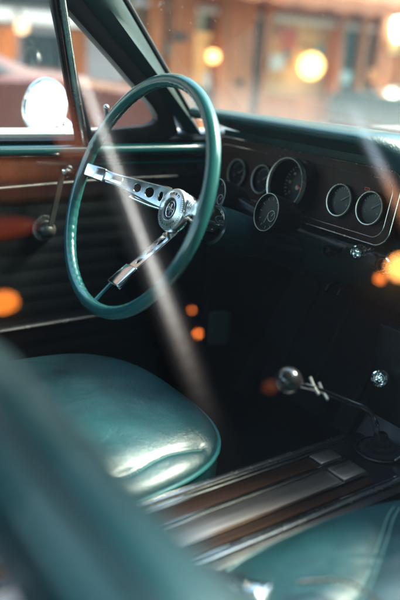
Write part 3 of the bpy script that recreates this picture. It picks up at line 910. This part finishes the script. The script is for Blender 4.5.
# cowl, hood and fenders
b = bmesh.new()
def cowl(i, j):
    u = i*2-1; e = ws(u, 0)
    return Vector((lerp(e.x, u*.84, j), lerp(e.y+.010, .80-.05*abs(u), j), lerp(.962, .950+.010*(1-u*u), j)))
add_grid(b, cowl, 30, 6); obj('cowl', b, M['body_paint'], car)
b = bmesh.new()
def hood(i, j):
    u = i*2-1; y = lerp(.81-.05*abs(u), 2.15-.12*u*u, j)
    z = .986+.014*math.exp(-(u/.30)**2)-.030*abs(u)**3-.020*j*j-.02*abs(u)**6*1
    return Vector((u*.70, y, z))
add_grid(b, hood, 40, 20); obj('hood', b, M['body_paint'], car)
for s in (-1, 1):
    b = bmesh.new()
    def fend(y):
        t = (y-.5)/1.7; z = .925-.055*t*t
        return [(s*.706, y, z-.010), (s*.72, y, z+.006), (s*.80, y, z+.012), (s*.850, y, z), (s*.870, y, z-.04), (s*.872, y, z-.25), (s*.85, y, z-.50), (s*.70, y, z-.50)]
    add_sweep(b, fend, [.50+k*.17 for k in range(11)], closed_profile=True, caps=True)
    obj('fender', b, M['body_paint'], car, angle=60)
# wiper on the passenger half of the screen
for x0, x1 in ((-.02, .44), (.30, .64)):
    b = bmesh.new()
    def wp(x, dz, dy=0):
        u = x/.70; e = ws(u, .13); return e+Vector((0, .014+dy, .010+dz))
    add_tube(b, [wp(lerp(x0, x1, k/10), 0) for k in range(11)], .0065, 8)
    add_tube(b, [wp(lerp(x0+.04, x1-.10, k/6), .008+.006*math.sin(PI*k/6)) for k in range(7)], .0035, 8)
    add_tube(b, [wp((x0+x1)/2, .012), Vector(((x0+x1)/2+.14, .69, .985)), Vector(((x0+x1)/2+.18, .70, .965))], .005, 8)
    obj('wiper', b, M['rubber'], car)

# ================================================================== THE STREET
def ground_mat(name, a, b_, sc):
    return mat(name, a, .85, var=.3, vscale=sc, bump=.6, bscale=60, col2=b_)
b = bmesh.new(); b.faces.new([b.verts.new(p) for p in ((-400, -400, 0), (400, -400, 0), (400, 400, 0), (-400, 400, 0))])
structure('road', b, ground_mat('asphalt', (.055, .055, .057), (.035, .035, .036), 2), smooth=False)
for nm, x0, x1 in (('pavement', -9.0, -6.4), ('pavement', 3.4, 7.0)):
    b = bmesh.new(); add_box(b, x0, x1, -40, 60, -.1, .13, .02, 2); structure(nm, b, ground_mat('paving', (.33, .31, .29), (.24, .23, .21), 3))

def brick(name, c1, c2, mortar, sc=1.):
    m, nt, bs = nodes(name)
    tc = nt.nodes.new('ShaderNodeTexCoord'); mp = nt.nodes.new('ShaderNodeMapping')
    mp.inputs['Rotation'].default_value = (R(90), 0, R(90))
    br = nt.nodes.new('ShaderNodeTexBrick'); br.inputs['Scale'].default_value = 1
    br.inputs['Color1'].default_value = (*c1, 1); br.inputs['Color2'].default_value = (*c2, 1); br.inputs['Mortar'].default_value = (*mortar, 1)
    br.inputs['Brick Width'].default_value = .22*sc; br.inputs['Row Height'].default_value = .075*sc; br.inputs['Mortar Size'].default_value = .008
    sx = nt.nodes.new('ShaderNodeSeparateXYZ'); cx = nt.nodes.new('ShaderNodeCombineXYZ')
    nt.links.new(tc.outputs['Object'], sx.inputs[0]); nt.links.new(sx.outputs['Y'], cx.inputs['X']); nt.links.new(sx.outputs['Z'], cx.inputs['Y'])
    nt.links.new(cx.outputs[0], br.inputs['Vector']); nt.links.new(br.outputs[0], bs.inputs['Base Color'])
    bs.inputs['Roughness'].default_value = .85
    return m
BR_RED = brick('red brick', (.34, .15, .10), (.26, .11, .08), (.35, .32, .28))
BR_DARK = mat('dark rendered wall', (.010, .019, .022), .9, var=.3, vscale=1.5)
CREAM = mat('cream plaster', (.62, .42, .22), .8, var=.15, vscale=3)
TIMBER = mat('orange timber', (.50, .14, .03), .55, var=.4, vscale=6, stretch=(1, 1, .2))
TEALP = mat('dark teal paint', (.010, .10, .11), .4, var=.2, vscale=4)
WHITEP = mat('white paint', (.74, .72, .68), .6, var=.08)
PINK = mat('pink red canvas', (.50, .17, .08), .8, var=.2)
GL_DARK = mat('shop glass', (.03, .045, .045), .05, coat=.5)
WARMWIN = emit('lit shop window', (1, .45, .16), .22)

def building(name, label, y0, y1, h, x, depth, wall, faceX, ups, cat='building'):
    t = thing(name, label, cat, (x, (y0+y1)/2, 0), group='buildings along the street')
    s = -1 if faceX > 0 else 1   # body extends away from the street
    b = bmesh.new(); add_box(b, min(x, x+s*depth), max(x, x+s*depth), y0, y1, 0, h); obj('wall', b, wall, t, smooth=False)
    b = bmesh.new(); add_box(b, min(x-s*.15, x+s*depth), max(x-s*.15, x+s*depth), y0-.002, y1+.002, h+.003, h+.28, .03, 1); obj('cornice', b, WHITEP, t)
    z = ups
    while z+1.6 < h:
        n = max(1, int((y1-y0)/2.0)); 
        for k in range(n):
            yc = y0+(k+.5)*(y1-y0)/n
            b = bmesh.new(); add_box(b, x-s*.03-.02, x-s*.03+.02, yc-.42, yc+.42, z, z+1.4); w = obj('window', b, GL_DARK, t, smooth=False)
            b = bmesh.new()
            for a0, a1, c0, c1 in ((-.50, -.42, 0, 1.4), (.42, .50, 0, 1.4), (-.50, .50, 1.4, 1.5), (-.56, .56, -.1, 0), (-.42, .42, .68, .72)):
                add_box(b, min(x-s*.02, x-s*.10), max(x-s*.02, x-s*.10), yc+a0, yc+a1, z+c0, z+c1)
            obj('window_frame', b, WHITEP, w, smooth=False)
        z += 2.7
    return t
XL = -9.0
bA = building('brick_building', 'red brick building behind the dark red parked car', -8, 4.6, 7.5, XL, 8, BR_RED, 1, 3.4)
bB = building('shop_building', 'shop with orange timber posts, cream panel and red awning seen through the windshield', 4.62, 10.6, 7.0, XL, 8, CREAM, 1, 3.4)
bC = building('corner_shop', 'dark teal shopfront past the cream shop', 10.62, 22, 6.5, XL, 8, TEALP, 1, 3.4)
# ground-floor details
def part(name, m, parent, *boxes, **k):
    b = bmesh.new()
    for bx in boxes: add_box(b, *bx)
    return obj(name, b, m, parent, smooth=False)
part('shop_window', GL_DARK, bB, (-8.97, -8.94, 4.9, 6.2, .6, 1.78))
for y, w_ in ((5.05, .10), (5.48, .22), (6.25, .07), (6.58, .26), (7.12, .06), (8.78, .07), (9.35, .05), (9.98, .24), (10.45, .08)): part('timber_post', TIMBER, bB, (-8.96, -8.70, y-w_, y+w_, .13, 2.6))
part('shop_window', WARMWIN, bB, (-8.97, -8.93, 5.75, 6.15, .7, 1.5))
part('shop_window', GL_DARK, bB, (-8.97, -8.93, 6.86, 7.05, .3, 2.2))
part('door', TEALP, bB, (-8.97, -8.90, 8.87, 9.70, .13, 2.5))
part('teal_panel', TEALP, bB, (-8.97, -8.86, 6.86, 7.30, .13, 1.77), (-8.97, -8.86, 5.72, 6.16, .13, .68))
part('notice_panel', mat('red notice', (.45, .08, .05), .6), bB, (-8.985, -8.955, 7.5, 7.95, 1.35, 1.7))
part('stall_riser', TIMBER, bB, (-8.96, -8.88, 7.2, 8.70, .13, .60))
part('sign_band', WHITEP, bB, (-8.96, -8.80, 4.7, 10.5, 1.78, 1.86))
part('sign_band', TIMBER, bB, (-8.96, -8.84, 4.7, 10.5, 1.92, 2.2))
rp = random.Random(11)
PC = [mat('poster card', c_, .6) for c_ in ((.60, .58, .50), (.62, .22, .05), (.02, .16, .17), (.02, .025, .03), (.70, .45, .18), (.35, .50, .48))]
for k in range(16):
    yy = rp.uniform(4.95, 10.2); zz = rp.uniform(.55, 1.6); wy = rp.uniform(.10, .30); hz = rp.uniform(.12, .34)
    part('poster', PC[k % 6], bB, (-8.69-.004*k, -8.66-.004*k, yy-wy/2, yy+wy/2, zz-hz/2, zz+hz/2))
part('fascia', WHITEP, bB, (-8.96, -8.78, 4.7, 10.5, 2.62, 3.1))
b = bmesh.new()
add_grid(b, lambda i, j: Vector((lerp(-8.95, -7.9, j), lerp(4.7, 10.5, i), lerp(2.60, 2.16, j)-.02*math.sin(i*60)*j)), 60, 4)
add_grid(b, lambda i, j: Vector((-7.9, lerp(4.7, 10.5, i), lerp(2.16, 1.97, j)-.02*math.sin(i*60))), 60, 2)
obj('awning', b, PINK, bB)
for y0, y1 in ((-6, -3.5), (-2.5, 0.2), (1.0, 3.8)):
    part('shop_window', GL_DARK, bA, (-8.97, -8.94, y0, y1, .7, 2.4))
    part('window_frame', WHITEP, bA, (-8.96, -8.86, y0-.1, y0, .6, 2.5), (-8.96, -8.86, y1, y1+.1, .6, 2.5), (-8.96, -8.86, y0, y1, 2.4, 2.5), (-8.96, -8.86, y0, y1, .6, .7))
part('fascia', WHITEP, bA, (-8.96, -8.80, -7.8, 4.5, 2.55, 3.1))
STONE = mat('pale stone front', (.46, .42, .40), .8, var=.2, vscale=2)
part('stone_front', STONE, bA, (-8.93, -8.84, 2.2, 4.58, .13, 2.4))
part('sign_band', WHITEP, bA, (-8.84, -8.76, 2.25, 4.55, 1.42, 1.56))
part('display_panel', TIMBER, bA, (-8.84, -8.79, 2.5, 2.95, .95, 1.35), (-8.84, -8.79, 3.7, 3.95, .4, 1.38))
part('dark_panel', GL_DARK, bA, (-8.84, -8.79, 3.05, 3.6, .5, 1.30), (-8.84, -8.79, 2.5, 4.3, 1.62, 1.85))
part('shop_window', emit('pale lit window', (.9, .95, .85), 1.0), bC, (-8.97, -8.93, 11.0, 13.5, .7, 2.2), (-8.97, -8.93, 14.5, 18, .7, 2.2))

def lamp(name, p, r, col, st, label, cat='lamp', sy=1., sz=1., bracket=None, group=None):
    t = thing(name, label, cat, p, group)
    b = bmesh.new(); bmesh.ops.create_uvsphere(b, u_segments=20, v_segments=12, radius=r)
    for v in b.verts: v.co = Vector((v.co.x, v.co.y*sy, v.co.z*sz))+Vector(p)
    obj('globe', b, emit(name+' light', col, st), t)
    b = bmesh.new(); x = p[0]; w = bracket if bracket is not None else x
    add_tube(b, [Vector(p)+Vector((0, 0, r*sz)), Vector((lerp(x, w, .4), p[1], p[2]+r*sz+.12)), Vector((w, p[1], p[2]+r*sz+.10))], .02, 8)
    obj('bracket', b, M['black'], t)
    return t
lamp('wall_lamp', (-8.6, 8.02, 1.12), .20, (1, .50, .16), 1.7, 'warm glowing lamp in front of the cream shop window', bracket=-8.95)
lamp('wall_lamp', (-8.6, 10.05, 1.95), .10, (1, .93, .75), 3.5, 'tall white lamp on the last orange timber post', sz=3.0, bracket=-8.95)
lamp('wall_lamp', (-8.6, 5.98, 1.16), .09, (1, .45, .16), 1.6, 'small orange lamp between the first two timber posts', bracket=-8.95)
lamp('wall_lamp', (-8.6, 2.95, 1.35), .08, (1, .55, .3), .8, 'small orange lamp over the parked car roof', bracket=-8.95)

# parked cars opposite
def parked(x, y, col, label, heading=1, h=1.36, glasscol=None):
    t = thing('parked_car', label, 'car', (x, y, 0), 'cars parked across the street')
    pm = mat('parked paint', col, .22, coat=.8, var=.05)
    b = bmesh.new()
    prof = [(-2.25, .45, .62), (-2.2, .86, .74), (-1.3, .95, .82), (1.05, .97, .84), (2.0, .86, .78), (2.28, .62, .66), (2.25, .35, .62), (-2.2, .30, .60)]
    def sec(u):
        s = lerp(-1, 1, u)
        k = 1-.10*abs(s)**4
        return [(x+s*.88*(1-.05*(z < .5)), y+yy*k, z-.06*abs(s)**5) for yy, z, w in prof]
    add_sweep(b, sec, [i/10 for i in range(11)], closed_profile=True, caps=True)
    obj('body', b, pm, t, angle=50)
    b = bmesh.new()
    cp = [(-1.45, .90), (-1.05, h-.10), (-.75, h), (.15, h), (.40, h-.08), (1.0, .92)]
    def sec2(u):
        s = lerp(-1, 1, u)
        return [(x+s*(.80-.22*(z-.9)/(h-.9)), y+yy, z-.03*abs(s)**4) for yy, z in cp]
    add_sweep(b, sec2, [i/8 for i in range(9)], closed_profile=True, caps=True)
    obj('cabin', b, pm, t, angle=50)
    for s in (-1, 1):
        for a0, a1 in ((-1.15, -.38), (-.32, .62)):
            b = bmesh.new(); zz0, zz1 = .95, h-.12
            q = [(a0-.08 if a0 < -1 else a0, zz0), (a0+.14 if a0 < -1 else a0, zz1), (a1-.26 if a1 > 0 else a1, zz1), (a1+.06 if a1 > 0 else a1, zz0)]
            b.faces.new([b.verts.new((x+s*(.812-.22*(z-.9)/(h-.9)), y+yy, z)) for yy, z in q])
            obj('side_window', b, GL_DARK, t, smooth=False)
    for s in (-1, 1):
        for yy in (-1.35, 1.40):
            b = bmesh.new(); add_lathe(b, [(0, .0), (.16, .0), (.19, .02), (.20, .03), (.31, .03), (.33, .0), (.33, -.18), (0, -.18)], 28, align((s, 0, 0), (x+s*.87, y+yy, .33)))
            obj('wheel', b, M['rubber'], t)
    for s in (-1, 1):
        b = bmesh.new(); add_lathe(b, [(.09, -.02), (.09, .02), (.07, .035), (0, .04)], 20, align((0, -heading, 0), (x+s*.62, y-2.24*heading*.93, .66)))
        obj('headlight', b, M['dial'], t)
    return t
parked(-4.3, .3, (.17, .055, .04), 'dark red parked car seen through the driver side window', h=1.24)
parked(-4.6, 7.4, (.02, .10, .10), 'dark teal parked car beyond the hood', h=1.0)

# opposite side of the street (behind the photographer): what the passenger glass reflects
XR = 7.0
bD = building('dark_building', 'dark rendered building reflected in the passenger window', -12, 16, 9.5, XR, 8, BR_DARK, -1, 30)
t = tcol = thing('added_glow_strip', 'tall pale glow strip added on the dark wall for its reflection', 'glow_panel', (6.9, 3.45, 2.1))  # added emitters whose reflection makes the pale streak in the passenger glass
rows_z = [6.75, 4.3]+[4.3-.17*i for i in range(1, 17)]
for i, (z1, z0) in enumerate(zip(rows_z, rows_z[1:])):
    k = math.exp(-(max(0, i-.5)/6.0)**2)  # fade and halo of the streak are graded into the cell emission
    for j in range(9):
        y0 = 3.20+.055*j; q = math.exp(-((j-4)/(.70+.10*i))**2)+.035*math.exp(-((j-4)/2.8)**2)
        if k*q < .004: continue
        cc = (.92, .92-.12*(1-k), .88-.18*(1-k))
        b = bmesh.new(); add_box(b, 6.90, 6.96, y0, y0+.0545, z0+.001, z1, 0); obj('graded_glow_cell', b, emit('pale cell', cc, 2.1*k*q), t, smooth=False)
t = thing('added_red_glow', 'dim red glowing panel added high on the dark wall for its reflection', 'glow_panel', (6.9, 3.0, 5.5))  # added glow, placed for its red-brown reflection in the window
b = bmesh.new(); add_box(b, 6.88, 6.96, 2.82, 3.16, 5.45, 6.9, .02, 1); obj('panel', b, emit('dim red', (1, .30, .14), .30), t)
b = bmesh.new(); add_box(b, 6.965, 6.995, 2.78, 3.20, 5.4, 6.95, .01, 1); obj('backing', b, M['black'], t)
b = bmesh.new(); add_box(b, 6.96, 6.995, 3.18, 3.72, 1.50, 6.85, .01, 1); obj('backing', b, M['black'], tcol)
t = thing('added_glow_strip', 'short glow strip added further along the dark wall for its reflection', 'glow_panel', (6.9, 8.05, 3.6))  # second added streak; its fade and colour shift are put into the emission
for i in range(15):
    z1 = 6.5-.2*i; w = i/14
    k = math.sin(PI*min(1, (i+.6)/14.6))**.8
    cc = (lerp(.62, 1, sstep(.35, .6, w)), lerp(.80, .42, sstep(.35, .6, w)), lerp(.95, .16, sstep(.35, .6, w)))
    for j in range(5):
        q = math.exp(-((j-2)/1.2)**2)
        b = bmesh.new(); add_box(b, 6.90, 6.96, 7.90+.07*j-.1*w, 7.969+.07*j-.1*w, z1-.199, z1, 0); obj('graded_glow_cell', b, emit('tinted cell', cc, .85*k*q), t, smooth=False)
OR = (1, .22, .03)
for p, r, c, st, sy, lb in (((6.8, 3.67, 3.38), .022, OR, 5, 1, 'upper of the two small orange lamps beside the tall added glow strip'),
                    ((6.8, 3.63, 3.09), .028, OR, 8, 1, 'lower of the two small orange lamps beside the tall added glow strip'),
                    ((6.8, 4.30, 2.31), .060, (1, .25, .08), .18, 1.6, 'dim orange lamp low on the dark wall'),
                    ((6.8, 1.60, 3.79), .11, (1, .24, .02), 2.6, 1.5, 'wide orange lamp on the near end of the wall'),
                    ((6.8, 7.31, 3.48), .190, (1, .38, .09), 4, 1.5, 'largest glowing amber lamp beside the short added glow strip'),
                    ((6.8, 6.76, 3.37), .055, OR, 4, 1, 'small orange lamp left of the largest amber lamp'),
                    ((6.8, 7.28, 3.02), .060, OR, 4, 1, 'small orange lamp under the largest amber lamp'),
                    ((6.8, 1.72, 4.62), .150, (1, .12, .03), .22, 3.2, 'long dim red lamp above the wide orange lamp')):
    lamp('street_lamp', p, r, c, st, lb, sy=sy, sz=(.6 if sy > 3 else 1), bracket=6.98, group='orange lamps on the dark wall')
t = thing('added_amber_glow', 'long row of amber panels added on the dark wall, glow faded towards one end', 'glow_panel', (6.9, 2.1, 5.0))  # added amber glow; panels dim stepwise to paint a feathered reflection
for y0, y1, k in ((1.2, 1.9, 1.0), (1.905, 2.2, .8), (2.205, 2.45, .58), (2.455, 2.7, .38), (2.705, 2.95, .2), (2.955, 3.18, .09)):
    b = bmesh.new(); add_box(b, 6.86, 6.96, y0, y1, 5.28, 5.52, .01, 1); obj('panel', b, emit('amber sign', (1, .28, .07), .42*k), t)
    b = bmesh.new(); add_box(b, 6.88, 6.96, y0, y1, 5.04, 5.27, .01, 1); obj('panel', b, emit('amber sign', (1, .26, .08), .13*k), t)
b = bmesh.new(); add_box(b, 6.965, 6.995, 1.15, 3.21, 4.98, 5.58, .01, 1); obj('backing', b, M['black'], t)

# ================================================================== LIGHT
w = bpy.data.worlds.new('World'); S.world = w; w.use_nodes = True
nt = w.node_tree; bg = nt.nodes['Background']
sky = nt.nodes.new('ShaderNodeTexSky'); sky.sky_type = 'NISHITA'; sky.sun_disc = False
SUN_EL, SUN_AZ = R(48), R(18)     # azimuth clockwise from +Y: the sun stands ahead of the car and comes in through the windshield
sky.sun_elevation = SUN_EL; sky.sun_rotation = SUN_AZ
sky.air_density = 1.4; sky.dust_density = 2.5; sky.ozone_density = 1.0
nt.links.new(sky.outputs[0], bg.inputs[0]); bg.inputs[1].default_value = .15
sd = bpy.data.lights.new('sun', 'SUN'); sd.energy = 2.0; sd.angle = R(14); sd.color = (1, .87, .72)
so = bpy.data.objects.new('sun', sd); COL.objects.link(so)
dirv = Vector((math.sin(SUN_AZ)*math.cos(SUN_EL), math.cos(SUN_AZ)*math.cos(SUN_EL), math.sin(SUN_EL)))
so.rotation_euler = dirv.to_track_quat('Z', 'Y').to_euler()

# ================================================================== CAMERA
cd = bpy.data.cameras.new('camera'); co = bpy.data.objects.new('camera', cd); COL.objects.link(co); S.camera = co
Rm = [[0.5626250746308186, 0.30055993288675076, -0.7701407352814015], [0.8243501022731243, -0.1335934388812499, 0.5500906306874995], [0.06244945379228849, -0.9443603760381909, -0.3229296299351473]]
# columns: image right, image down, view direction
co.matrix_world = Matrix(((Rm[0][0], -Rm[0][1], -Rm[0][2], .64235), (Rm[1][0], -Rm[1][1], -Rm[1][2], -.56768), (Rm[2][0], -Rm[2][1], -Rm[2][2], 1.08753), (0, 0, 0, 1)))
cd.sensor_fit = 'VERTICAL'; cd.sensor_height = 36; cd.lens = 42
cd.clip_start = .005; cd.clip_end = 1000
cd.dof.use_dof = True; cd.dof.focus_distance = 1.22; cd.dof.aperture_fstop = 1.75
cd.dof.aperture_blades = 0

S.view_settings.view_transform = 'Standard'; S.view_settings.look = 'None'
S.view_settings.exposure = 2.6; S.view_settings.gamma = 1; S.view_settings.use_curve_mapping = False
c = S.cycles
c.use_denoising = True
try: c.denoiser = 'OPENIMAGEDENOISE'
except Exception: pass
c.max_bounces = 10; c.transparent_max_bounces = 24; c.glossy_bounces = 5; c.diffuse_bounces = 4
c.sample_clamp_indirect = 6; c.sample_clamp_direct = 0
c.caustics_reflective = False; c.caustics_refractive = False
